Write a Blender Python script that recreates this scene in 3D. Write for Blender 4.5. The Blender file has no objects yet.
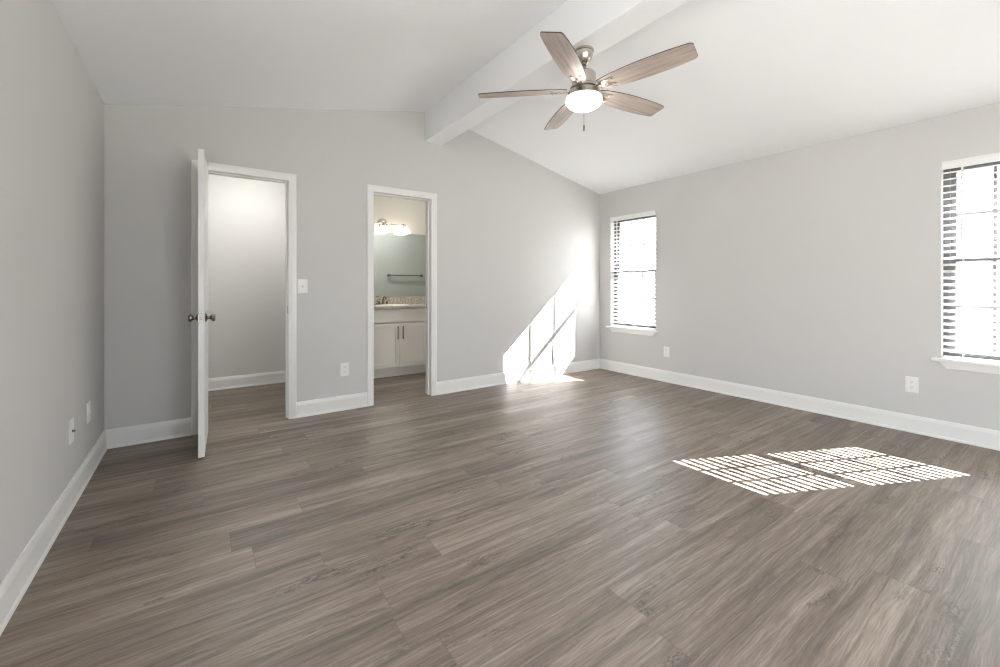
import bpy, bmesh, math, random
from mathutils import Vector, Matrix
random.seed(7)
PI = math.pi
C = bpy.context.scene.collection
SC = bpy.context.scene

# ------------------------------------------------------------------ camera
FPX, CY, YAW, EYE = 423.9014, 286.3421, 0.6144, 1.1375      # pixels of a 1000x667 frame
cam_d = bpy.data.cameras.new('camera')
cam = bpy.data.objects.new('camera', cam_d); C.objects.link(cam)
cam.location = (0, 0, EYE)
cam.rotation_euler = (PI/2, 0, -YAW)
cam_d.sensor_fit = 'HORIZONTAL'; cam_d.sensor_width = 36
cam_d.lens = FPX*36/1000
cam_d.shift_y = -(333.5-CY)/1000
cam_d.clip_start = 0.05; cam_d.clip_end = 200
SC.camera = cam

# ------------------------------------------------------------------ sky, sun, exposure
SKY_STRENGTH, SUN_STRENGTH, EXPOSURE = 2.7, 22.0, 2.1
w = bpy.data.worlds.new('sky'); SC.world = w; w.use_nodes = True
nt = w.node_tree; nt.nodes.clear()
wo = nt.nodes.new('ShaderNodeOutputWorld'); bg = nt.nodes.new('ShaderNodeBackground')
tc = nt.nodes.new('ShaderNodeTexCoord'); sp = nt.nodes.new('ShaderNodeSeparateXYZ'); cr = nt.nodes.new('ShaderNodeValToRGB')
nt.links.new(tc.outputs['Generated'], sp.inputs[0]); nt.links.new(sp.outputs['Z'], cr.inputs[0])
cr.color_ramp.elements[0].position = 0.0; cr.color_ramp.elements[0].color = (0.93, 0.965, 1.0, 1)
cr.color_ramp.elements[1].position = 0.8; cr.color_ramp.elements[1].color = (0.72, 0.85, 1.0, 1)
nt.links.new(cr.outputs[0], bg.inputs[0]); bg.inputs[1].default_value = SKY_STRENGTH
nt.links.new(bg.outputs[0], wo.inputs[0])
sun_d = bpy.data.lights.new('sun', 'SUN'); sun_d.energy = SUN_STRENGTH; sun_d.angle = math.radians(0.15)
sun_d.color = (1.0, 0.98, 0.955)
sun = bpy.data.objects.new('sun', sun_d); C.objects.link(sun)
SUN_DIR = Vector((-1, 0.464, -0.865))
sun.rotation_euler = SUN_DIR.to_track_quat('-Z', 'Y').to_euler(); sun.location = (12, -5, 10)
vs = SC.view_settings
SC.display_settings.display_device = 'sRGB'
vs.view_transform = 'Standard'; vs.look = 'None'; vs.gamma = 1.0; vs.use_curve_mapping = False
vs.exposure = EXPOSURE
SC.cycles.use_adaptive_sampling = False
SC.cycles.diffuse_bounces = 6
SC.cycles.filter_width = 1.2
SC.cycles.use_guiding = True
SC.cycles.guiding_training_samples = 64

# ------------------------------------------------------------------ measures (metres)
XL, XR, YB, YF = -0.552, 4.531, 4.019, -1.70
HW, SLOPE, XM = 2.416, 0.2125, 1.983          # eave height of the walls, ceiling slope, ridge
WT = 0.12                                     # inner walls
WX = 0.17                                     # outer wall with the windows
YH = 5.60                                     # far wall of hall and bathroom
YB2 = YB + WT
BB = 0.134
def ceil_z(x): return HW + SLOPE*((x-XL) if x < XM else (XR-x))

# ------------------------------------------------------------------ helpers
def new_mat(name):
    m = bpy.data.materials.new(name); m.use_nodes = True
    n = m.node_tree
    return m, n, n.nodes['Principled BSDF']
def simple(name, col, rough=0.5, metal=0.0, bump=0.0, scale=200, spec=0.5, var=0.0):
    m, n, b = new_mat(name)
    b.inputs['Base Color'].default_value = (*col, 1)
    b.inputs['Roughness'].default_value = rough; b.inputs['Metallic'].default_value = metal
    b.inputs['Specular IOR Level'].default_value = spec
    g = n.nodes.new('ShaderNodeNewGeometry'); t = n.nodes.new('ShaderNodeTexNoise')
    t.inputs['Scale'].default_value = scale; t.inputs['Detail'].default_value = 4
    n.links.new(g.outputs['Position'], t.inputs['Vector'])
    if var:
        mx = n.nodes.new('ShaderNodeMix'); mx.data_type = 'RGBA'
        mx.inputs[6].default_value = (*[c*(1-var) for c in col], 1); mx.inputs[7].default_value = (*[min(1, c*(1+var)) for c in col], 1)
        n.links.new(t.outputs['Fac'], mx.inputs[0]); n.links.new(mx.outputs[2], b.inputs['Base Color'])
    if bump:
        bp = n.nodes.new('ShaderNodeBump'); bp.inputs['Strength'].default_value = bump; bp.inputs['Distance'].default_value = 0.002
        n.links.new(t.outputs['Fac'], bp.inputs['Height']); n.links.new(bp.outputs[0], b.inputs['Normal'])
    return m
def emis(name, col, strength, base=(0.9, 0.9, 0.88)):
    m, n, b = new_mat(name)
    b.inputs['Base Color'].default_value = (*base, 1); b.inputs['Roughness'].default_value = 0.3
    b.inputs['Emission Color'].default_value = (*col, 1); b.inputs['Emission Strength'].default_value = strength
    return m

M = {}
M['wall'] = simple('wall_paint_greige', (0.596, 0.588, 0.576), 0.6)
M['ceiling'] = simple('ceiling_paint_white', (0.90, 0.91, 0.925), 0.8, bump=0.5, scale=130)
M['beam'] = simple('beam_paint_white', (0.86, 0.87, 0.885), 0.5, bump=0.1, scale=300)
M['trim'] = simple('trim_paint_white', (0.80, 0.795, 0.775), 0.3)
M['door'] = simple('door_paint_white', (0.80, 0.80, 0.79), 0.32)
M['plate'] = simple('white_plastic', (0.82, 0.81, 0.79), 0.3)
M['slot'] = simple('dark_slot', (0.03, 0.03, 0.03), 0.6)
M['nickel'] = simple('brushed_nickel', (0.56, 0.52, 0.47), 0.26, metal=1, bump=0.05, scale=400)
M['dnickel'] = simple('dark_nickel', (0.27, 0.25, 0.225), 0.22, metal=1)
M['vinyl'] = simple('white_vinyl_frame', (0.78, 0.78, 0.78), 0.35)
M['sash'] = simple('dark_grey_window_frame', (0.10, 0.10, 0.105), 0.45)
M['slat'] = simple('white_blind_slat', (0.84, 0.84, 0.83), 0.4)
M['cord'] = simple('white_cord', (0.75, 0.75, 0.73), 0.8)
M['bathwall'] = simple('bathroom_wall_paint', (0.44, 0.42, 0.37), 0.6, bump=0.1, scale=350)
M['cab'] = simple('cabinet_paint_white', (0.78, 0.75, 0.69), 0.4)
M['mirror'] = simple('mirror_silver', (0.80, 0.87, 0.84), 0.015, metal=1)
M['porcelain'] = simple('porcelain', (0.85, 0.84, 0.81), 0.15)
M['bronze'] = simple('bronze_faucet', (0.20, 0.15, 0.11), 0.3, metal=1)
M['hallwall'] = simple('hall_wall_paint', (0.66, 0.655, 0.635), 0.6, bump=0.1, scale=350)
M['fanglass'] = emis('opal_glass_fan', (1.0, 0.96, 0.92), 7.5)
M['vanglass'] = emis('opal_glass_vanity', (1.0, 0.88, 0.72), 2.2)
M['fillglass'] = emis('opal_glass_added_light', (1.0, 0.98, 0.95), 19.0)  # glowing shade of the unseen ceiling lights added in hall and bathroom
M['ground'] = simple('pale_paving', (0.50, 0.47, 0.42), 0.9, bump=0.2, scale=30, var=0.2)
M['bark'] = simple('bark', (0.16, 0.12, 0.09), 0.9, bump=0.6, scale=40, var=0.3)
M['leaf'] = simple('autumn_leaf', (0.46, 0.40, 0.12), 0.7, scale=2.2, var=0.55)
M['fence'] = simple('weathered_fence_boards', (0.42, 0.38, 0.34), 0.8, scale=9, var=0.2)
M['siding'] = simple('pale_brick', (0.48, 0.36, 0.30), 0.9, scale=14, var=0.2)
M['roof'] = simple('roof_shingle', (0.24, 0.22, 0.21), 0.9, scale=30, var=0.25)

class NB:
    """small node-graph writer"""
    def __init__(s, n): s.n = n
    def put(s, sock, v):
        if hasattr(v, 'node'): s.n.links.new(v, sock)
        else: sock.default_value = v
    def math(s, op, a, b=0.0, c=None):
        k = s.n.nodes.new('ShaderNodeMath'); k.operation = op
        s.put(k.inputs[0], a); s.put(k.inputs[1], b)
        if c is not None: s.put(k.inputs[2], c)
        return k.outputs[0]
    def vec(s, x, y, z=0.0):
        k = s.n.nodes.new('ShaderNodeCombineXYZ')
        for i, v in enumerate((x, y, z)): s.put(k.inputs[i], v)
        return k.outputs[0]
    def white(s, v):
        k = s.n.nodes.new('ShaderNodeTexWhiteNoise'); k.noise_dimensions = '3D'; s.put(k.inputs['Vector'], v); return k.outputs['Value']
    def noise(s, v, scale, detail=5, rough=0.6, dist=0.0):
        k = s.n.nodes.new('ShaderNodeTexNoise'); s.put(k.inputs['Vector'], v)
        k.inputs['Scale'].default_value = scale; k.inputs['Detail'].default_value = detail
        k.inputs['Roughness'].default_value = rough; k.inputs['Distortion'].default_value = dist
        return k.outputs['Fac']
    def ramp(s, f, stops):
        k = s.n.nodes.new('ShaderNodeValToRGB'); s.put(k.inputs[0], f); e = k.color_ramp.elements
        while len(e) < len(stops): e.new(0.5)
        for el, (p, c) in zip(e, stops): el.position = p; el.color = (*c, 1) if len(c) == 3 else c
        return k.outputs[0]
    def mix(s, f, a, b, mode='MIX'):
        k = s.n.nodes.new('ShaderNodeMix'); k.data_type = 'RGBA'; k.blend_type = mode
        s.put(k.inputs[0], f); s.put(k.inputs[6], a); s.put(k.inputs[7], b); return k.outputs[2]

def glass_mat():
    m = bpy.data.materials.new('window_glass'); m.use_nodes = True
    n = m.node_tree; n.nodes.clear()
    o = n.nodes.new('ShaderNodeOutputMaterial'); mx = n.nodes.new('ShaderNodeMixShader')
    t = n.nodes.new('ShaderNodeBsdfTransparent'); g = n.nodes.new('ShaderNodeBsdfGlossy'); lw = n.nodes.new('ShaderNodeLayerWeight')
    q = NB(n); f = q.math('MULTIPLY_ADD', q.math('POWER', lw.outputs['Facing'], 4.0), 0.75, 0.035)
    t.inputs[0].default_value = (0.96, 0.965, 0.965, 1); g.inputs['Roughness'].default_value = 0.01; lw.inputs[0].default_value = 0.5
    n.links.new(f, mx.inputs[0]); n.links.new(t.outputs[0], mx.inputs[1]); n.links.new(g.outputs[0], mx.inputs[2])
    n.links.new(mx.outputs[0], o.inputs[0])
    return m
M['glass'] = glass_mat()

def floor_mat():
    m, n, b = new_mat('grey_brown_vinyl_planks'); q = NB(n)
    g = n.nodes.new('ShaderNodeNewGeometry'); s = n.nodes.new('ShaderNodeSeparateXYZ'); n.links.new(g.outputs['Position'], s.inputs[0])
    x, y = s.outputs['X'], s.outputs['Y']
    v = q.math('DIVIDE', q.math('SUBTRACT', y, 1.963-1.78), 0.178); row = q.math('FLOOR', v); fv = q.math('FRACT', v)
    u = q.math('ADD', q.math('DIVIDE', x, 1.22), q.math('MULTIPLY', q.white(q.vec(row, 3.7, 1.3)), 9.0))
    col = q.math('FLOOR', u); fu = q.math('FRACT', u)
    rid = q.white(q.vec(row, col, 0.5)); rid2 = q.white(q.vec(col, row, 8.5))
    sh = q.math('MULTIPLY', rid, 37.0); sh2 = q.math('MULTIPLY', rid2, 11.0)
    gx = q.math('ADD', x, sh)
    warp = q.math('MULTIPLY', q.math('SUBTRACT', q.noise(q.vec(q.math('MULTIPLY', gx, 1.6), q.math('MULTIPLY', y, 5.0), sh2), 1.0, 3), 0.5), 0.05)
    yw = q.math('ADD', y, warp)
    fine = q.noise(q.vec(q.math('MULTIPLY', gx, 7.0), q.math('MULTIPLY', yw, 190.0), sh2), 1.0, 6, 0.75)
    mid = q.noise(q.vec(q.math('MULTIPLY', gx, 1.3), q.math('MULTIPLY', yw, 36.0), sh2), 1.0, 6, 0.7, 0.6)
    big = q.noise(q.vec(q.math('MULTIPLY', gx, 0.8), q.math('MULTIPLY', yw, 9.0), sh2), 1.0, 4, 0.6, 0.5)
    kn = q.noise(q.vec(q.math('MULTIPLY', gx, 2.6), q.math('MULTIPLY', yw, 9.0), sh2), 1.0, 2, 0.5, 0.6)
    blot = q.noise(q.vec(q.math('MULTIPLY', gx, 26.0), q.math('MULTIPLY', yw, 75.0), sh2), 1.0, 4, 0.65, 1.2)
    f = q.math('ADD', q.math('ADD', q.math('MULTIPLY', fine, 0.36), q.math('MULTIPLY', mid, 0.40)), q.math('MULTIPLY', big, 0.30))
    f = q.math('ADD', f, q.math('MULTIPLY', q.math('SUBTRACT', rid2, 0.5), 0.07))
    colr = q.ramp(f, [(0.40, (0.052, 0.036, 0.026)), (0.48, (0.125, 0.091, 0.068)), (0.555, (0.212, 0.162, 0.126)), (0.68, (0.41, 0.330, 0.268))])
    knf = q.math('MULTIPLY', q.ramp(kn, [(0.57, (0, 0, 0)), (0.70, (1, 1, 1))]), q.ramp(blot, [(0.45, (0, 0, 0)), (0.58, (1, 1, 1))]))
    colr = q.mix(q.math('MULTIPLY', knf, 0.85), colr, (0.036, 0.026, 0.020, 1))
    edge = q.math('MAXIMUM', q.math('LESS_THAN', fv, 0.014), q.math('LESS_THAN', fu, 0.0022))
    colr = q.mix(q.math('MULTIPLY', edge, 0.35), colr, (0.04, 0.032, 0.027, 1))
    n.links.new(colr, b.inputs['Base Color'])
    n.links.new(q.math('ADD', q.math('MULTIPLY', fine, 0.14), 0.38), b.inputs['Roughness'])
    b.inputs['Specular IOR Level'].default_value = 1.0
    bp = n.nodes.new('ShaderNodeBump'); bp.inputs['Strength'].default_value = 0.28; bp.inputs['Distance'].default_value = 0.0016
    n.links.new(q.math('SUBTRACT', fine, q.math('MULTIPLY', edge, 0.8)), bp.inputs['Height']); n.links.new(bp.outputs[0], b.inputs['Normal'])
    return m
M['floor'] = floor_mat()

def blade_mat():
    m, n, b = new_mat('washed_oak_blade'); q = NB(n)
    t = n.nodes.new('ShaderNodeTexCoord'); s = n.nodes.new('ShaderNodeSeparateXYZ'); n.links.new(t.outputs['Object'], s.inputs[0])
    oi = n.nodes.new('ShaderNodeObjectInfo')
    x, y = s.outputs['X'], s.outputs['Y']
    r = q.math('MULTIPLY', oi.outputs['Random'], 20.0)
    f1 = q.noise(q.vec(q.math('MULTIPLY', x, 5.0), q.math('MULTIPLY', y, 160.0), r), 1.0, 6, 0.7)
    f2 = q.noise(q.vec(q.math('MULTIPLY', x, 3.0), q.math('MULTIPLY', y, 34.0), r), 1.0, 4, 0.6, 0.4)
    f = q.math('ADD', q.math('MULTIPLY', f1, 0.45), q.math('MULTIPLY', f2, 0.55))
    n.links.new(q.ramp(f, [(0.33, (0.27, 0.205, 0.172)), (0.5, (0.43, 0.355, 0.308)), (0.68, (0.56, 0.485, 0.43))]), b.inputs['Base Color'])
    b.inputs['Roughness'].default_value = 0.45
    return m
M['blade'] = blade_mat()
M['blade_edge'] = simple('dark_blade_edge', (0.06, 0.055, 0.055), 0.5)

def granite_mat():
    m, n, b = new_mat('speckled_granite'); q = NB(n)
    g = n.nodes.new('ShaderNodeNewGeometry'); p = g.outputs['Position']
    f = q.noise(p, 90, 5, 0.7); k = q.noise(p, 38, 4, 0.7)
    c = q.ramp(f, [(0.36, (0.09, 0.07, 0.055)), (0.46, (0.38, 0.335, 0.28)), (0.56, (0.62, 0.58, 0.51)), (0.7, (0.80, 0.78, 0.73))])
    c = q.mix(q.ramp(k, [(0.55, (0, 0, 0)), (0.68, (1, 1, 1))]), c, (0.24, 0.19, 0.14, 1))
    n.links.new(c, b.inputs['Base Color']); b.inputs['Roughness'].default_value = 0.2
    return m
M['granite'] = granite_mat()

# ---- mesh helpers
def box(bm, x0, x1, y0, y1, z0, z1, mi=0):
    v = [bm.verts.new((x, y, z)) for z in (z0, z1) for y in (y0, y1) for x in (x0, x1)]
    fs = []
    for f in ((0, 2, 3, 1), (4, 5, 7, 6), (0, 1, 5, 4), (2, 6, 7, 3), (0, 4, 6, 2), (1, 3, 7, 5)):
        fc = bm.faces.new([v[i] for i in f]); fc.material_index = mi; fs.append(fc)
    return v
def prism(bm, pts, a, b, axis='y', mi_side=0):
    """extrude a polygon (list of 2-D points) from a to b along an axis; x->(y,z), y->(x,z), z->(x,y)"""
    def P(p, t):
        return {'x': (t, p[0], p[1]), 'y': (p[0], t, p[1]), 'z': (p[0], p[1], t)}[axis]
    A = [bm.verts.new(P(p, a)) for p in pts]; B = [bm.verts.new(P(p, b)) for p in pts]
    bm.faces.new(A); bm.faces.new(B[::-1])
    for i in range(len(pts)):
        j = (i+1) % len(pts); f = bm.faces.new((A[i], B[i], B[j], A[j])); f.material_index = mi_side
    return A+B
def lathe(bm, prof, n=32, axis='z', o=(0, 0, 0), cap=True):
    o = Vector(o); rings = []
    def P(r, h, a):
        c, s = r*math.cos(a), r*math.sin(a)
        return o + Vector({'z': (c, s, h), 'y': (c, h, s), 'x': (h, c, s)}[axis])
    for r, h in prof:
        rings.append([bm.verts.new(P(max(r, 1e-4), h, 2*PI*i/n)) for i in range(n)])
    for a, b in zip(rings, rings[1:]):
        for i in range(n):
            j = (i+1) % n; bm.faces.new((a[i], a[j], b[j], b[i]))
    if cap: bm.faces.new(rings[0][::-1]); bm.faces.new(rings[-1])
def tube(bm, pts, r, n=10, r2=None):
    pts = [Vector(p) for p in pts]; rings = []; N = len(pts)
    for i, p in enumerate(pts):
        d = (pts[min(i+1, N-1)]-pts[max(i-1, 0)]).normalized()
        u = d.cross(Vector((0, 0, 1)));
        if u.length < 1e-3: u = d.cross(Vector((0, 1, 0)))
        u.normalize(); w_ = d.cross(u)
        rr = r if r2 is None else r+(r2-r)*i/(N-1)
        rings.append([bm.verts.new(p+rr*(math.cos(2*PI*k/n)*u+math.sin(2*PI*k/n)*w_)) for k in range(n)])
    for a, b in zip(rings, rings[1:]):
        for i in range(n):
            j = (i+1) % n; bm.faces.new((a[i], a[j], b[j], b[i]))
    bm.faces.new(rings[0][::-1]); bm.faces.new(rings[-1])
def BM(): return bmesh.new()
def obj(name, bm, mats, parent=None, loc=(0, 0, 0), rot=(0, 0, 0), bevel=0.0, seg=2, smooth=False, kind=None):
    bmesh.ops.recalc_face_normals(bm, faces=bm.faces)
    me = bpy.data.meshes.new(name); bm.to_mesh(me); bm.free()
    for m in (mats if isinstance(mats, (list, tuple)) else [mats]): me.materials.append(m)
    if smooth:
        me.polygons.foreach_set('use_smooth', [True]*len(me.polygons))
        me.set_sharp_from_angle(angle=math.radians(35))
    o = bpy.data.objects.new(name, me); C.objects.link(o)
    o.location = loc; o.rotation_euler = rot
    if parent: o.parent = parent
    if bevel:
        b = o.modifiers.new('bevel', 'BEVEL'); b.width = bevel; b.segments = seg; b.limit_method = 'ANGLE'; b.angle_limit = math.radians(40)
    if kind: o['kind'] = kind
    return o
def empty(name, loc, rotz=0.0, **tags):
    o = bpy.data.objects.new(name, None); C.objects.link(o); o.empty_display_size = 0.1
    o.location = loc; o.rotation_euler = (0, 0, rotz)
    for k, v in tags.items(): o[k] = v
    return o
def tag(o, **t):
    for k, v in t.items(): o[k] = v
    return o
def copy_tree(o, parent=None):
    c = o.copy(); C.objects.link(c)
    if parent: c.parent = parent
    for ch in list(o.children): copy_tree(ch, c)
    return c
ST = 'structure'

# ================================================================== the room shell
bm = BM(); box(bm, XL-0.5, XR+0.16, YF-0.12, YH+0.1, -0.12, 0.0)
tag(obj('floor', bm, M['floor'], kind=ST), label='grey brown wood plank floor of the whole room', category='floor')

# left wall; an unseen glazed opening is added near the camera for fill light
PY0, PY1, PH = -1.30, 0.40, 2.08
bm = BM()
box(bm, XL-WT, XL, YF-0.1, PY0, 0, HW+0.001); box(bm, XL-WT, XL, PY1, YH, 0, HW+0.001); box(bm, XL-WT, XL, PY0, PY1, PH, HW+0.001)
tag(obj('wall_left', bm, M['wall'], kind=ST), label='plain grey wall along the left side of the room', category='wall')
t = empty('window_3', (XL-WT/2, (PY0+PY1)/2, 0), kind=ST, label='unseen glazed opening added in the left wall beside the camera for fill light', category='window')
hw = (PY1-PY0)/2
bm = BM()
for a, b_ in ((-hw, -hw+.06), (-.03, .03), (hw-.06, hw)): box(bm, -.04, .04, a, b_, 0.0, PH)
for a, b_ in ((0.0, .05), (PH-.06, PH)): box(bm, -.04, .04, -hw, hw, a, b_)
obj('window_frame', bm, M['vinyl'], t)
bm = BM(); box(bm, -.004, .004, -hw+.06, hw-.06, .05, PH-.06); obj('pane', bm, M['glass'], t)

# back wall with the two door openings
D1 = (0.000, 0.612); D2 = (1.350, 1.956); DH = 2.045      # rough openings, lined by the jambs
bm = BM()
for x0, x1 in ((XL, D1[0]-0.02), (D1[1]+0.02, D2[0]-0.02), (D2[1]+0.02, XR)):
    box(bm, x0, x1, YB, YB2, 0, DH+0.02)
prism(bm, [(XL, DH+0.02), (XR, DH+0.02), (XR, HW), (XM, ceil_z(XM)), (XL, HW)], YB, YB2, 'y')
tag(obj('wall_back', bm, M['wall'], kind=ST), label='grey gable wall with two doorways under the sloped ceiling', category='wall')

# right wall with the window openings
WIN = ((3.128, 3.826), (-0.008, 0.690), )
WZ0, WZ1 = 0.585, 2.066
bm = BM()
ys = [YF-0.1, WIN[1][0], WIN[1][1], WIN[0][0], WIN[0][1], YB2]
for i in range(5):
    if i in (1, 3):
        box(bm, XR, XR+WX, ys[i], ys[i+1], 0, WZ0); box(bm, XR, XR+WX, ys[i], ys[i+1], WZ1, HW)
    else: box(bm, XR, XR+WX, ys[i], ys[i+1], 0, HW)
tag(obj('wall_right', bm, M['wall'], kind=ST), label='grey wall on the right side with two windows', category='wall')

# wall behind the camera; its window is added to bring in fill light
PX0, PX1, PZ0, PZ1 = 0.70, 1.90, 0.55, 2.08
bm = BM()
box(bm, XL, PX0, YF-0.12, YF, 0, PZ1); box(bm, PX1, XR, YF-0.12, YF, 0, PZ1); box(bm, PX0, PX1, YF-0.12, YF, 0, PZ0)
prism(bm, [(XL, PZ1), (XR, PZ1), (XR, HW), (XM, ceil_z(XM)), (XL, HW)], YF-0.12, YF, 'y')
tag(obj('wall_front', bm, M['wall'], kind=ST), label='grey gable wall behind the camera', category='wall')
t = empty('window_4', ((PX0+PX1)/2, YF-0.06, PZ0), kind=ST, label='unseen white framed window added behind the camera for fill light', category='window')
hw = (PX1-PX0)/2; hh = PZ1-PZ0
bm = BM()
for a, b_ in ((-hw, -hw+.05), (-.025, .025), (hw-.05, hw)): box(bm, a, b_, -.04, .04, 0.0, hh)
for a, b_ in ((0.0, .05), (hh-.05, hh)): box(bm, -hw, hw, -.04, .04, a, b_)
obj('window_frame', bm, M['vinyl'], t)
bm = BM(); box(bm, -hw+.05, hw-.05, -.004, .004, .05, hh-.05); obj('pane', bm, M['glass'], t)

# ceiling: two slopes, as slabs
bm = BM(); TH = 0.1
prism(bm, [(XL-WT, HW-SLOPE*WT), (XM, ceil_z(XM)), (XR+WX, HW-SLOPE*WX), (XR+WX, HW+TH), (XM, ceil_z(XM)+TH), (XL-WT, HW+TH)], YF-0.12, YB2, 'y')
tag(obj('ceiling', bm, M['ceiling'], kind=ST), label='white vaulted ceiling with two shallow slopes', category='ceiling')
bm = BM(); box(bm, XL-WT, XR+WX, YB2, YH+0.12, 2.42, 2.52)
tag(obj('ceiling', bm, M['ceiling'], kind=ST), label='flat white ceiling over hall and bathroom', category='ceiling')

# ridge beam
bm = BM(); box(bm, 1.882, 2.084, YF, YB, 2.629, 2.955)
tag(obj('trim_1', bm, M['beam'], kind=ST, bevel=0.004), label='white boxed ridge beam running along the ceiling peak', category='beam')

# eave outside above the windows (its shade trims the sun on the glass)
bm = BM(); box(bm, XR+WX, 5.20, YF-0.5, YB2+2.0, 2.335, 2.45)
tag(obj('trim_2', bm, M['trim'], kind=ST), label='white roof eave outside above the windows', category='eave')

# hall and bathroom shell
HX = 0.98                                   # partition between hall and bathroom
BXR = 3.60
bm = BM(); box(bm, XL-WT, HX, YH, YH+0.1, 0, 2.42)
tag(obj('wall_hall', bm, M['hallwall'], kind=ST), label='pale wall at the end of the hall behind the open door', category='wall')
bm = BM(); box(bm, HX, BXR+0.1, YH, YH+0.1, 0, 2.42)
tag(obj('wall_bathroom', bm, M['bathwall'], kind=ST), label='beige bathroom wall behind mirror and vanity light', category='wall')
bm = BM(); box(bm, HX, HX+0.1, YB2, YH, 0, 2.42)
tag(obj('wall_partition', bm, M['bathwall'], kind=ST), label='wall between hall and bathroom', category='wall')
bm = BM(); box(bm, BXR, BXR+0.1, YB2, YH, 0, 2.42)
tag(obj('wall_bathroom_right', bm, M['bathwall'], kind=ST), label='right wall of the bathroom', category='wall')

# baseboards: moulded top edge and a small shoe
def bb_profile(out):
    return [(0, 0), (0.019*out, 0), (0.019*out, 0.008), (0.0165*out, 0.016), (0.013*out, 0.0195), (0.013*out, BB-0.028),
            (0.011*out, BB-0.018), (0.0085*out, BB-0.006), (0.006*out, BB), (0, BB)]
def bb_x(name, x0, x1, y, label, out=-1):       # along x, standing out in y
    bm = BM(); prism(bm, [(y+p, z) for p, z in bb_profile(out)], x0, x1, 'x')
    return tag(obj(name, bm, M['trim'], kind=ST), label=label, category='baseboard')
def bb_y(name, y0, y1, x, label, out=1):
    bm = BM(); prism(bm, [(x+p, z) for p, z in bb_profile(out)], y0, y1, 'y')
    return tag(obj(name, bm, M['trim'], kind=ST), label=label, category='baseboard')
CW = 0.0625                                  # casing width
bb_y('baseboard_left', PY1+.02, YB, XL, 'white baseboard along the left wall')
bb_x('baseboard_back', XL, D1[0]-CW, YB, 'white baseboard between the left corner and the open door')
bb_x('baseboard_back', D1[1]+CW-.003, D2[0]-CW, YB, 'white baseboard between the two doorways')
bb_x('baseboard_back', D2[1]+CW, XR, YB, 'white baseboard right of the bathroom doorway crossing the sun patch')
bb_y('baseboard_right', YF, YB, XR, 'white baseboard under the windows on the right wall', -1)
bb_x('baseboard_hall', XL, HX, YH, 'white baseboard on the hall wall behind the open door')
bb_x('baseboard_front', XL, XR, YF, 'white baseboard behind the camera', 1)

# ================================================================== doors
def casing(t, x0, x1, h, y, out, name='casing'):
    """three mitred boards around an opening, with a moulded profile"""
    prof = [(0.0, 0.0), (0.0, 0.009), (0.006, 0.0125), (0.020, 0.0125), (0.026, 0.0155), (0.050, 0.0175), (0.0575, 0.0175), (0.0625, 0.013), (0.0625, 0)]
    x0 -= 0.0; x1 += 0.0
    bm = BM(); L = []
    for p, d in prof:
        L.append([bm.verts.new((x0-p, y+out*d, 0)), bm.verts.new((x0-p, y+out*d, h+p)), bm.verts.new((x1+p, y+out*d, h+p)), bm.verts.new((x1+p, y+out*d, 0))])
    for a, b in zip(L, L[1:]+L[:1]):
        for i in range(3): bm.faces.new((a[i], a[i+1], b[i+1], b[i]))
    bm.faces.new([l[0] for l in L]); bm.faces.new([l[3] for l in L])
    return obj(name, bm, M['trim'], t, smooth=True)
def jamb(t, x0, x1, h, y0, y1, stop_y):
    bm = BM()
    box(bm, x0-0.02, x0, y0, y1, 0, h+0.02); box(bm, x1, x1+0.02, y0, y1, 0, h+0.02); box(bm, x0, x1, y0, y1, h, h+0.02)
    box(bm, x0, x0+0.011, stop_y, stop_y+0.035, 0, h); box(bm, x1-0.011, x1, stop_y, stop_y+0.035, 0, h); box(bm, x0+0.011, x1-0.011, stop_y, stop_y+0.035, h-0.011, h)
    return obj('jamb', bm, M['trim'], t)

# --- door 1: open six-panel door
t = empty('door_1', (0, YB, 0), kind=ST, label='white panelled door standing wide open beside the hall doorway', category='door')
casing(t, D1[0], D1[1], DH-0.002, 0, -1); jamb(t, D1[0], D1[1], DH, 0, WT, 0.04)
casing(t, D1[0], D1[1], DH-0.002, WT, 1, 'rear_casing')
DW, DT, DHH = 0.602, 0.035, 2.030
def panel_door(w_, th, h_):
    """slab with six sunk and raised panels pressed into both faces; x = away from the hinge, y = thickness"""
    bm = BM()
    st = 0.085; mid = 0.075
    cols = [(st, w_/2-mid/2), (w_/2+mid/2, w_-st)]
    rows = [(0.21, 0.80), (0.97, 1.60), (1.70, 1.92)]
    xs = sorted({0, w_, *[v for c in cols for v in c]}); zs = sorted({0, h_, *[v for r in rows for v in r]})
    for side in (0, 1):
        Y = side*th; s = 1 if side == 0 else -1
        for i in range(len(xs)-1):
            for k in range(len(zs)-1):
                a, b, c, d = xs[i], xs[i+1], zs[k], zs[k+1]
                if (a, b) in cols and (c, d) in rows:
                    prev = None
                    for ins, dep in ((0, 0), (0.012, 0.007), (0.022, 0.007), (0.04, 0.002)):
                        q = [bm.verts.new((x, Y+s*dep, z)) for x, z in ((a+ins, c+ins), (b-ins, c+ins), (b-ins, d-ins), (a+ins, d-ins))]
                        if prev:
                            for e in range(4): bm.faces.new((prev[e], prev[(e+1) % 4], q[(e+1) % 4], q[e]))
                        prev = q
                    bm.faces.new(prev)
                else:
                    bm.faces.new([bm.verts.new((x, Y, z)) for x, z in ((a, c), (b, c), (b, d), (a, d))])
    for p in (((0, 0, 0), (0, th, 0), (0, th, h_), (0, 0, h_)), ((w_, 0, 0), (w_, th, 0), (w_, th, h_), (w_, 0, h_)),
              ((0, 0, 0), (w_, 0, 0), (w_, th, 0), (0, th, 0)), ((0, 0, h_), (w_, 0, h_), (w_, th, h_), (0, th, h_))):
        bm.faces.new([bm.verts.new(v) for v in p])
    bmesh.ops.remove_doubles(bm, verts=bm.verts, dist=1e-5)
    return bm
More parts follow.
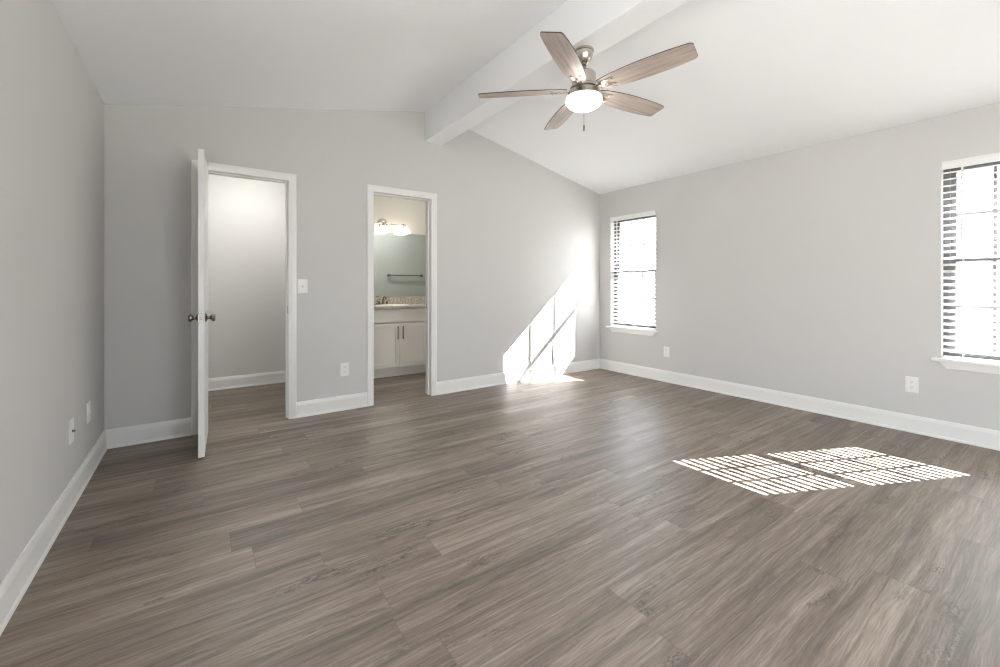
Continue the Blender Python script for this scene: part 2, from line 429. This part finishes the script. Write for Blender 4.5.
# the slab swings about its hinge at the left jamb: local x runs to the free edge, local y through the thickness
slab = obj('door_slab', panel_door(DW, DT, DHH), M['door'], t, loc=(0.012, -0.004, 0.011), rot=(0, 0, math.radians(-92.6)))
kx, kz = DW-0.068, 0.915
bm = BM()
for s, y0 in ((-1, 0.0), (1, DT)):
    lathe(bm, [(0.031, y0), (0.031, y0+s*0.004), (0.022, y0+s*0.011), (0.0115, y0+s*0.014), (0.0105, y0+s*0.026), (0.016, y0+s*0.031), (0.0245, y0+s*0.038),
               (0.0265, y0+s*0.046), (0.0245, y0+s*0.053), (0.017, y0+s*0.057), (0.0, y0+s*0.058)], 24, 'y', (kx, 0, kz), cap=False)
obj('door_knob', bm, M['dnickel'], slab, smooth=True)
bm = BM(); box(bm, DW-0.001, DW+0.0015, 0.005, DT-0.005, kz-0.029, kz+0.029); lathe(bm, [(0.009, 0), (0.009, 0.006), (0.004, 0.009)], 14, 'x', (DW, DT/2, kz))
obj('latch_plate', bm, M['nickel'], slab)
for z in (0.18, 1.03, 1.83):
    bm = BM(); tube(bm, [(-0.006, -0.004, z-0.045), (-0.006, -0.004, z+0.045)], 0.0065, 10); box(bm, -0.004, 0.0005, 0.0, 0.030, z-0.044, z+0.044)
    obj('hinge', bm, M['dnickel'], slab)
bm = BM(); box(bm, D1[1]-0.0015, D1[1]+0.0005, 0.008, 0.033, 0.90, 0.965); obj('strike_plate', bm, M['dnickel'], t)

# --- door 2: cased bathroom doorway
t = empty('door_2', (0, YB, 0), kind=ST, label='white cased doorway into the bathroom with the door out of sight', category='doorway')
casing(t, D2[0], D2[1], DH-0.002, 0, -1); jamb(t, D2[0], D2[1], DH, 0, WT, 0.045); casing(t, D2[0], D2[1], DH-0.002, WT, 1, 'rear_casing')
bm = BM(); box(bm, D2[1]-0.0015, D2[1]+0.0005, 0.085, 0.112, 0.895, 0.955); obj('strike_plate', bm, M['dnickel'], t)

# ================================================================== windows and blinds
def window(n, y0, y1, label):
    t = empty('window_%d' % n, (XR, (y0+y1)/2, WZ0), kind=ST, label=label, category='window')
    hw = (y1-y0)/2; H = WZ1-WZ0
    fx0, fx1 = 0.075, 0.150                    # frame depth inside the wall
    bm = BM(); f = 0.034
    box(bm, fx0, fx1, -hw, -hw+f, 0, H); box(bm, fx0, fx1, hw-f, hw, 0, H); box(bm, fx0, fx1, -hw+f, hw-f, 0, f); box(bm, fx0, fx1, -hw+f, hw-f, H-f, H)
    obj('window_frame', bm, M['sash'], t, bevel=0.002)
    mid = 0.752; s = 0.032
    for nm, z0, z1, x in (('lower_sash', f, mid+0.018, 0.088), ('upper_sash', mid-0.018, H-f, 0.118)):
        bm = BM(); a = hw-f
        box(bm, x-.013, x+.013, -a, -a+s, z0, z1); box(bm, x-.013, x+.013, a-s, a, z0, z1); box(bm, x-.013, x+.013, -a+s, a-s, z0, z0+s+.006); box(bm, x-.013, x+.013, -a+s, a-s, z1-s, z1)
        sash = obj(nm, bm, M['sash'], t, bevel=0.002)
        bm = BM()
        for k in (1, 2):
            yy = -a+s+(2*a-2*s)*k/3; box(bm, x-.005, x+.005, yy-.0085, yy+.0085, z0+s, z1-s)
        zz = (z0+z1)/2
        box(bm, x-.003, x+.003, -a+s, a-s, zz-.0075, zz+.0075)
        obj('muntin', bm, M['sash'], sash)
        bm = BM(); box(bm, x-.0015, x+.0015, -a+s-.004, a-s+.004, z0+s-.004, z1-s+.004); obj('pane', bm, M['glass'], sash)
    bm = BM()                                  # stool with rounded nose and horns
    box(bm, -0.048, 0.0, -hw-0.050, hw+0.050, -0.008, 0.017); box(bm, 0.0, fx0, -hw, hw, -0.008, 0.017)
    obj('window_sill', bm, M['trim'], t, bevel=0.007, seg=3)
    bm = BM(); prism(bm, [(-hw-0.012, -0.008), (hw+0.012, -0.008), (hw-0.028, -0.058), (-hw+0.028, -0.058)], -0.017, 0.0, 'x')
    obj('apron', bm, M['trim'], t, bevel=0.004)
    return t
window(1, *WIN[0], 'grey gridded sash window nearest the back corner')
window(2, *WIN[1], 'grey gridded sash window cut by the right edge')

def make_blind():
    y0, y1 = WIN[0]; L = (y1-y0)-0.012; X = 0.032
    t = empty('window_blind', (XR, (y0+y1)/2, WZ1), label='white slatted blind on the window nearest the back corner', category='window blind', group='white blinds in the windows')
    bm = BM(); box(bm, X-0.028, X+0.028, -L/2+.004, L/2-.004, -0.040, -0.002); obj('headrail', bm, M['slat'], t)
    bm = BM(); prism(bm, [(-0.006, -0.058), (0.002, -0.058), (0.002, -0.001), (-0.010, -0.001), (-0.010, -0.008), (-0.006, -0.016)], -L/2-.003, L/2+.003, 'y')
    for v in bm.verts: pass
    obj('valance', bm, M['slat'], t)
    tilt = math.radians(20); n = 28; pitch = 0.0492; ztop = -0.078
    bm = BM(); prof = []
    for i in range(7):
        a = -1+2*i/6; prof.append((0.025*a, 0.0022*(1-a*a)))
    prism(bm, prof+[(x, z-0.0028) for x, z in prof[::-1]], -L/2, L/2, 'y')
    s0 = obj('slat', bm, M['slat'], t, loc=(X, 0, ztop), rot=(0, -tilt, 0), smooth=True)
    for i in range(1, n):
        s = s0.copy(); C.objects.link(s); s.location = (X, 0, ztop-i*pitch)
    zb = ztop-n*pitch+0.008
    bm = BM(); box(bm, X-0.025, X+0.025, -L/2, L/2, zb-0.020, zb-0.002); obj('bottom_rail', bm, M['slat'], t, bevel=0.003)
    for yy in (-0.24, 0.0, 0.24):
        bm = BM()
        for dx in (-0.0245, 0.0245): box(bm, X+dx-.0006, X+dx+.0006, yy-.0012, yy+.0012, zb-.004, -0.04)
        obj('ladder_cord', bm, M['cord'], t)
    bm = BM(); tube(bm, [(-0.004, L/2-0.10, -0.05), (-0.006, L/2-0.10, -0.56)], 0.0042, 8); lathe(bm, [(0.003, -0.56), (0.006, -0.575), (0.006, -0.60), (0.002, -0.61)], 10, 'z', (-0.006, L/2-0.10, 0))
    obj('tilt_wand', bm, M['cord'], t)
    return t
blind = make_blind()
b2 = copy_tree(blind); b2.location = (XR, sum(WIN[1])/2, WZ1)
b2['label'] = 'white slatted blind on the window cut by the right edge'

# ================================================================== ceiling fan
t = empty('ceiling_fan', (XM-0.004, 1.884, 2.629), label='five blade ceiling fan with lit white dome hanging from the beam', category='ceiling fan')
def Z(z): return z-2.629
bm = BM(); lathe(bm, [(0.060, 0.0), (0.061, -0.012), (0.056, -0.016), (0.055, -0.030), (0.046, -0.058), (0.033, -0.076), (0.026, -0.080)], 36)
obj('canopy', bm, M['nickel'], t, smooth=True)
bm = BM(); lathe(bm, [(0.010, -0.070), (0.021, -0.078), (0.023, -0.088), (0.018, -0.098), (0.0125, -0.102), (0.0125, Z(2.475))], 24)
obj('downrod', bm, M['dnickel'], t, smooth=True)
bm = BM(); lathe(bm, [(0.020, Z(2.497)), (0.030, Z(2.492)), (0.066, Z(2.484)), (0.074, Z(2.474)), (0.076, Z(2.405)), (0.086, Z(2.396)), (0.088, Z(2.384)), (0.072, Z(2.378)), (0.060, Z(2.370))], 40)
obj('motor_housing', bm, M['nickel'], t, smooth=True)
bm = BM(); lathe(bm, [(0.058, Z(2.376)), (0.088, Z(2.373)), (0.099, Z(2.367)), (0.102, Z(2.358)), (0.108, Z(2.338)), (0.112, Z(2.333)), (0.112, Z(2.326)), (0.103, Z(2.324))], 40)
obj('light_kit', bm, M['nickel'], t, smooth=True)
bm = BM()
prof = [(0.106, Z(2.332)), (0.109, Z(2.322)), (0.110, Z(2.308))]
for i in range(1, 9):
    a = i/8*PI/2; prof.append((0.110*math.cos(a)**0.75 if i < 8 else 0.0, Z(2.308)-0.050*math.sin(a)))
lathe(bm, prof, 40); obj('light_dome', bm, M['fanglass'], t, smooth=True)
def blade_bm():
    bm = BM()
    lead = [(0.105, 0.040), (0.15, 0.052), (0.22, 0.066), (0.31, 0.075), (0.40, 0.078), (0.50, 0.076), (0.58, 0.071), (0.635, 0.065), (0.648, 0.060), (0.654, 0.052)]
    trail = [(0.105, -0.040), (0.15, -0.050), (0.22, -0.061), (0.31, -0.069), (0.40, -0.072), (0.50, -0.070), (0.58, -0.066), (0.640, -0.060), (0.655, -0.055), (0.662, -0.046)]
    pts = trail + lead[::-1]
    prism(bm, [(x*1.025, y) for x, y in pts], -0.003, 0.003, 'z', mi_side=1)
    return bm
def bracket_bm():
    bm = BM()
    prism(bm, [(0.060, -0.017), (0.105, -0.013), (0.150, -0.028), (0.205, -0.036), (0.214, -0.028), (0.205, -0.018), (0.170, -0.008),
               (0.170, 0.008), (0.205, 0.018), (0.214, 0.028), (0.205, 0.036), (0.150, 0.028), (0.105, 0.013), (0.060, 0.017)], -0.0095, -0.0035, 'z')
    for x, y in ((0.198, -0.027), (0.198, 0.027), (0.150, 0.0)):
        lathe(bm, [(0.0055, -0.0095), (0.0045, -0.0125), (0.0, -0.0135)], 12, 'z', (x, y, 0), cap=False)
    return bm
BASE = -150.3
first = None
for k in range(5):
    if first is None:
        b = obj('blade', blade_bm(), [M['blade'], M['blade_edge']], t)
        br = obj('blade_bracket', bracket_bm(), M['nickel'], b, bevel=0.001)
        first = b
    else: b = copy_tree(first, t)
    b.location = (0, 0, Z(2.378)); b.rotation_mode = 'XYZ'
    # pitched so that the clockwise edge sits higher
    b.rotation_euler = (math.radians(-13), 0, math.radians(BASE+72*k))
# pull chains on the camera side
dx, dy = -0.726*0.112, -0.688*0.112
bm = BM(); tube(bm, [(dx*0.93, dy*0.93, Z(2.345)), (dx*1.06, dy*1.06, Z(2.343)), (dx*1.12, dy*1.12, Z(2.33)), (dx*1.12, dy*1.12, Z(2.105))], 0.0019, 6)
pc = obj('pull_chain', bm, M['nickel'], t)
bm = BM(); lathe(bm, [(0.002, Z(2.112)), (0.0055, Z(2.104)), (0.0062, Z(2.088)), (0.0045, Z(2.077)), (0.001, Z(2.073))], 12, 'z', (dx*1.12, dy*1.12, 0))
obj('chain_fob', bm, M['dnickel'], pc, smooth=True)

# ================================================================== outlets and switches
def plate_bm(w_, h_):
    bm = BM(); box(bm, -w_/2, w_/2, -0.006, 0.0, -h_/2, h_/2); return bm
def make_outlet():
    t = empty('wall_outlet', (0, 0, 0))
    obj('cover_plate', plate_bm(0.076, 0.122), M['plate'], t, bevel=0.003)
    for s in (-1, 1):
        bm = BM(); pts = []
        for i in range(20):
            a = 2*PI*i/20; pts.append((max(-.0150, min(.0150, .0172*math.cos(a))), s*0.0205+.0142*math.sin(a)))
        prism(bm, pts, -0.0085, -0.004, 'y'); so = obj('socket', bm, M['plate'], t)
        bm = BM()
        for x in (-.0062, .0062): box(bm, x-.0011, x+.0011, -.0088, -.008, s*0.0205, s*0.0205+.008)
        lathe(bm, [(0.0024, -.0088), (0.0024, -.008)], 10, 'y', (0, 0, s*0.0205-.006)); obj('slot', bm, M['slot'], so)
    bm = BM(); lathe(bm, [(0.003, -0.006), (0.0028, -0.0075)], 10, 'y'); obj('screw', bm, M['plate'], t)
    return t
G = 'white outlets along the walls'
spots = [((1.0815, YB, 0.373), 0, 'white wall outlet between the two doorways'),
         ((2.990, YB, 0.372), 0, 'white wall outlet on back wall at the left edge of the sunlight'),
         ((3.596, YB, 0.358), 0, 'white wall outlet on back wall inside the sunlit stripes'),
         ((XR, 2.980, 0.359), -PI/2, 'white wall outlet on right wall beside the corner window'),
         ((XR, 0.849, 0.372), -PI/2, 'white wall outlet on right wall left of the window at the frame edge'),
         ((XL, 3.492, 0.385), PI/2, 'white wall outlet on left wall nearer the back corner')]
proto = make_outlet()
for i, (loc, r, lab) in enumerate(spots):
    o = proto if i == 0 else copy_tree(proto)
    o.location = loc; o.rotation_euler = (0, 0, r)
    tag(o, label=lab, category='outlet', group=G)
t = empty('cable_jack', (XL, 3.080, 0.386), PI/2, label='white cable jack plate on left wall nearer the camera', category='cable jack')
obj('cover_plate', plate_bm(0.076, 0.122), M['plate'], t, bevel=0.003)
bm = BM(); lathe(bm, [(0.0075, -0.005), (0.0075, -0.009), (0.0048, -0.009), (0.0048, -0.018), (0.0035, -0.018)], 12, 'y'); obj('connector', bm, M['dnickel'], t)
for s in (-1, 1):
    bm = BM(); lathe(bm, [(0.003, -0.006), (0.0028, -0.0075)], 10, 'y', (0, 0, s*0.042)); obj('screw', bm, M['plate'], t)
t = empty('light_switch', (0.7245, YB, 1.139), 0, label='white toggle light switch beside the open hall doorway', category='light switch')
obj('cover_plate', plate_bm(0.080, 0.122), M['plate'], t, bevel=0.003)
bm = BM(); prism(bm, [(-0.006, -0.012), (-0.006, 0.012), (-0.008, 0.010), (-0.019, 0.009), (-0.019, 0.002), (-0.008, -0.010)], -0.005, 0.005, 'x'); obj('toggle', bm, M['plate'], t, bevel=0.001)
for s in (-1, 1):
    bm = BM(); lathe(bm, [(0.003, -0.006), (0.0028, -0.0075)], 10, 'y', (0, 0, s*0.030)); obj('screw', bm, M['plate'], t)

# ================================================================== ceiling lights added out of view to brighten hall and bathroom
t = empty('added_ceiling_light', (0.45, 4.85, 2.42), label='unseen round ceiling light added to light the hall behind the open door', category='ceiling light')
bm = BM(); lathe(bm, [(0.13, 0.0), (0.135, -0.02), (0.12, -0.025)], 32); obj('base', bm, M['nickel'], t, smooth=True)
bm = BM(); lathe(bm, [(0.12, -0.022), (0.112, -0.05), (0.08, -0.078), (0.04, -0.09), (0, -0.093)], 32, cap=False); obj('glass_shade', bm, M['fillglass'], t, smooth=True)
b2 = copy_tree(t); b2.location = (2.35, 4.72, 2.42)  # second added light, out of view, brightens the bathroom
b2['label'] = 'unseen round ceiling light added to brighten the bathroom in front of the vanity'

# ================================================================== bathroom
VY = 5.085                                   # face of the cabinet
VX0, VX1 = 1.30, 2.95
t = empty('vanity_cabinet', ((VX0+VX1)/2, VY, 0), label='white shaker vanity cabinet under the granite top in the bathroom', category='cabinet')
ox = (VX0+VX1)/2
bm = BM(); box(bm, VX0-ox, VX1-ox, 0.045, YH-VY-0.002, 0.10, 0.855); obj('cabinet_body', bm, M['cab'], t)
bm = BM(); box(bm, VX0-ox, VX1-ox, 0.075, 0.095, 0.0, 0.10); obj('toe_kick', bm, M['cab'], t)
def shaker(x0, x1, z0, z1, fr=0.055, flat=False):
    bm = BM()
    if flat: box(bm, x0, x1, 0.0, 0.0195, z0, z1); return bm
    box(bm, x0, x0+fr, 0, 0.0195, z0, z1); box(bm, x1-fr, x1, 0, 0.0195, z0, z1); box(bm, x0+fr, x1-fr, 0, 0.0195, z0, z0+fr); box(bm, x0+fr, x1-fr, 0, 0.0195, z1-fr, z1)
    box(bm, x0+fr, x1-fr, 0.009, 0.0195, z0+fr, z1-fr)
    return bm
cx = 2.045-ox
obj('drawer_front', shaker(cx-0.385, cx+0.385, 0.690, 0.852, flat=True), M['cab'], t, bevel=0.002)
for s in (-1, 1):
    a, b = (cx+0.002, cx+0.385) if s > 0 else (cx-0.385, cx-0.002)
    dr = obj('cabinet_door', shaker(a, b, 0.125, 0.672), M['cab'], t, bevel=0.002)
    hx = cx+s*0.034
    bm = BM(); tube(bm, [(hx, -0.028, 0.475), (hx, -0.028, 0.640)], 0.0065, 10)
    for z in (0.495, 0.620): tube(bm, [(hx, -0.028, z), (hx, 0.001, z)], 0.004, 8)
    obj('handle', bm, M['dnickel'], dr, smooth=True)
for (a, b) in ((VX0-ox+.01, cx-0.395), (cx+0.395, VX1-ox-.01)):
    for z0, z1 in ((0.125, 0.39), (0.40, 0.675), (0.69, 0.852)):
        d_ = obj('drawer', shaker(a, b, z0, z1, 0.05), M['cab'], t, bevel=0.002)
        bm = BM(); mx_ = (a+b)/2; zc = (z0+z1)/2; tube(bm, [(mx_-.06, -.028, zc), (mx_+.06, -.028, zc)], 0.0055, 10)
        for xx in (mx_-.045, mx_+.045): tube(bm, [(xx, -.028, zc), (xx, .001, zc)], 0.004, 8)
        obj('handle', bm, M['dnickel'], d_, smooth=True)

t = empty('countertop', (ox, VY-0.03, 0.858), label='speckled beige granite bathroom countertop with backsplash', category='countertop')
D_ = YH-(VY-0.03)
bm = BM(); box(bm, VX0-.012-ox, VX1+.012-ox, 0, D_, 0, 0.034); obj('slab', bm, M['granite'], t, bevel=0.004)
bm = BM(); box(bm, VX0-.012-ox, VX1+.012-ox, D_-0.02, D_, 0.034, 0.138); obj('backsplash', bm, M['granite'], t, bevel=0.003)
bm = BM(); sx = 2.03-ox
for i, (k, z) in enumerate(((1.0, 0.0345), (0.985, 0.037), (0.94, 0.0365))): pass
n = 36; rings = []
for k, z in ((1.0, 0.0342), (0.99, 0.0385), (0.95, 0.039), (0.92, 0.036)):
    rings.append([bm.verts.new((sx+0.23*k*math.cos(2*PI*i/n), 0.27+0.165*k*math.sin(2*PI*i/n), z)) for i in range(n)])
for a, b in zip(rings, rings[1:]):
    for i in range(n): bm.faces.new((a[i], a[(i+1) % n], b[(i+1) % n], b[i]))
bm.faces.new(rings[-1])
obj('sink_rim', bm, M['porcelain'], t, smooth=True)

t = empty('faucet', (1.985, YH-0.085, 0.892), label='dark two handle faucet at the back of the granite countertop', category='faucet')
bm = BM(); box(bm, -0.08, 0.08, -0.022, 0.022, 0, 0.012); obj('base_plate', bm, M['bronze'], t, bevel=0.005)
bm = BM(); tube(bm, [(0, 0, 0.008), (0, 0, 0.07), (0, -0.02, 0.10), (0, -0.06, 0.108), (0, -0.105, 0.095), (0, -0.115, 0.075)], 0.011, 12); obj('spout', bm, M['bronze'], t, smooth=True)
for s in (-1, 1):
    bm = BM(); lathe(bm, [(0.018, 0.01), (0.016, 0.03), (0.010, 0.042), (0.012, 0.05), (0, 0.055)], 16, 'z', (s*0.052, 0, 0), cap=False)
    tube(bm, [(s*0.052, 0, 0.046), (s*0.092, -0.012, 0.056)], 0.0055, 8); obj('tap_handle', bm, M['bronze'], t, smooth=True)

bm = BM(); box(bm, 1.34, 2.93, YH-0.006, YH-0.0005, 1.0, 1.875)
tag(obj('wall_mirror', bm, M['mirror']), label='wide frameless mirror above the granite backsplash', category='mirror')

t = empty('vanity_light', (2.005, YH, 1.985), label='brushed nickel vanity light with glowing bell shades above the mirror', category='wall light')
bm = BM(); lathe(bm, [(0.070, 0.0), (0.070, -0.010), (0.060, -0.020), (0.032, -0.030), (0.012, -0.034)], 32, 'y'); obj('wall_plate', bm, M['nickel'], t, smooth=True)
bm = BM(); tube(bm, [(0, -0.03, 0), (0, -0.085, 0.0)], 0.010, 10)
tube(bm, [(-0.30, -0.085, -0.015)]+[(-0.30+0.6*i/24, -0.085, 0.010*math.cos(i/24*4*PI)-0.005) for i in range(1, 24)]+[(0.30, -0.085, -0.015)], 0.0075, 10)
obj('arm', bm, M['nickel'], t, smooth=True)
for x in (-0.28, 0.0, 0.28):
    bm = BM(); lathe(bm, [(0.010, 0.012), (0.019, 0.0), (0.022, -0.022), (0.026, -0.034)], 20, 'z', (x, -0.085, -0.012)); hd = obj('lamp_holder', bm, M['nickel'], t, smooth=True)
    bm = BM(); lathe(bm, [(0.027, -0.034), (0.045, -0.044), (0.058, -0.060), (0.064, -0.080), (0.074, -0.098), (0.083, -0.106), (0.079, -0.106), (0.066, -0.094), (0.055, -0.07), (0.03, -0.05), (0.0, -0.046)], 28, 'z', (x, -0.085, -0.012), cap=False)
    obj('shade', bm, M['vanglass'], t, smooth=True)

t = empty('towel_bar', (2.93, YB2, 1.33), label='nickel towel bar on the inner bathroom wall seen in the mirror', category='towel bar')
bm = BM(); tube(bm, [(-0.31, 0.06, 0), (0.31, 0.06, 0)], 0.008, 12); obj('bar', bm, M['nickel'], t, smooth=True)
for s in (-1, 1):
    bm = BM(); lathe(bm, [(0.026, 0.0), (0.024, 0.010), (0.012, 0.02), (0.012, 0.06), (0.017, 0.066), (0.0, 0.075)], 18, 'y', (s*0.30, 0, 0), cap=False); obj('post', bm, M['nickel'], t, smooth=True)

# ================================================================== outside the windows
bm = BM(); box(bm, -30, 40, -30, 34, -0.42, -0.30)
tag(obj('ground', bm, M['ground'], kind=ST), label='pale paved ground outside the windows', category='ground')
def tree(loc, h, crown, nleaf, seed, label):
    R_ = random.Random(seed)
    t = empty('tree', loc, label=label, category='tree', group='trees outside the windows')
    bm = BM(); tips = []
    def grow(p, d, L, r, lv):
        pts = [p]; q = p
        for i in range(3):
            d2 = (d+Vector((R_.uniform(-.2, .2), R_.uniform(-.2, .2), R_.uniform(-.05, .12)))).normalized(); q = q+d2*L/3; pts.append(q)
        tube(bm, pts, r, 6, r*0.6)
        tips.append(q)
        if lv:
            for k in range(3):
                a = R_.uniform(0, 2*PI); e = (d+0.9*Vector((math.cos(a), math.sin(a), 0.25))).normalized(); grow(pts[2+(k > 0)], e, L*0.68, r*0.55, lv-1)
    grow(Vector((0, 0, 0)), Vector((0, 0, 1)), h*0.42, h*0.026, 4)
    obj('trunk', bm, M['bark'], t)
    bm = BM(); tp = [x for x in tips if x.z > h*0.35]
    for i in range(nleaf):
        c = R_.choice(tp)+Vector((R_.gauss(0, crown), R_.gauss(0, crown), R_.gauss(0, crown*0.8)))
        s = R_.uniform(0.03, 0.065); m = Matrix.Rotation(R_.uniform(0, 6.28), 3, 'Z') @ Matrix.Rotation(R_.uniform(-1.2, 1.2), 3, 'X')
        vs_ = [bm.verts.new(c+m @ Vector(v)) for v in ((-s, 0, 0), (0, -s*.45, s*.1), (s, 0, 0), (0, s*.45, s*.1))]
        bm.faces.new(vs_)
    obj('foliage', bm, M['leaf'], t, kind='stuff')
    return t
tree((11.5, 0.6, -0.30), 5.6, 0.34, 5200, 3, 'yellowing tree seen through the window cut by the right edge')
t = empty('fence', (16.0, 6, -0.30), label='weathered board fence far outside the windows', category='fence')
bm = BM()
for i in range(150):
    y = -16+i*0.215; z = 1.75+0.03*math.sin(i*2.3); box(bm, 0, 0.022, y, y+0.195, 0, z)
obj('boards', bm, M['fence'], t)
bm = BM()
for z in (0.4, 1.4): box(bm, 0.022, 0.07, -16, 16.2, z, z+0.09)
obj('rail', bm, M['fence'], t)
t = empty('house', (22, 3.0, -0.30), label='brick neighbouring house with grey roof beyond the fence', category='house')
bm = BM(); box(bm, 0, 7, -6, 6, 0, 2.7); obj('wall', bm, M['siding'], t)
bm = BM(); prism(bm, [(-0.5, 2.6), (7.5, 2.6), (3.5, 4.6)], -6.4, 6.4, 'y'); obj('roof', bm, M['roof'], t)
for y in (-3.2, 0.4, 3.6):
    bm = BM(); box(bm, -0.03, 0.02, y-.5, y+.5, 0.9, 2.2); box(bm, -0.05, 0.0, y-.57, y+.57, .83, .9); f_ = obj('window', bm, M['vinyl'], t)
    bm = BM(); box(bm, -0.035, -0.028, y-.44, y+.44, 0.96, 2.14); obj('pane', bm, M['glass'], f_)
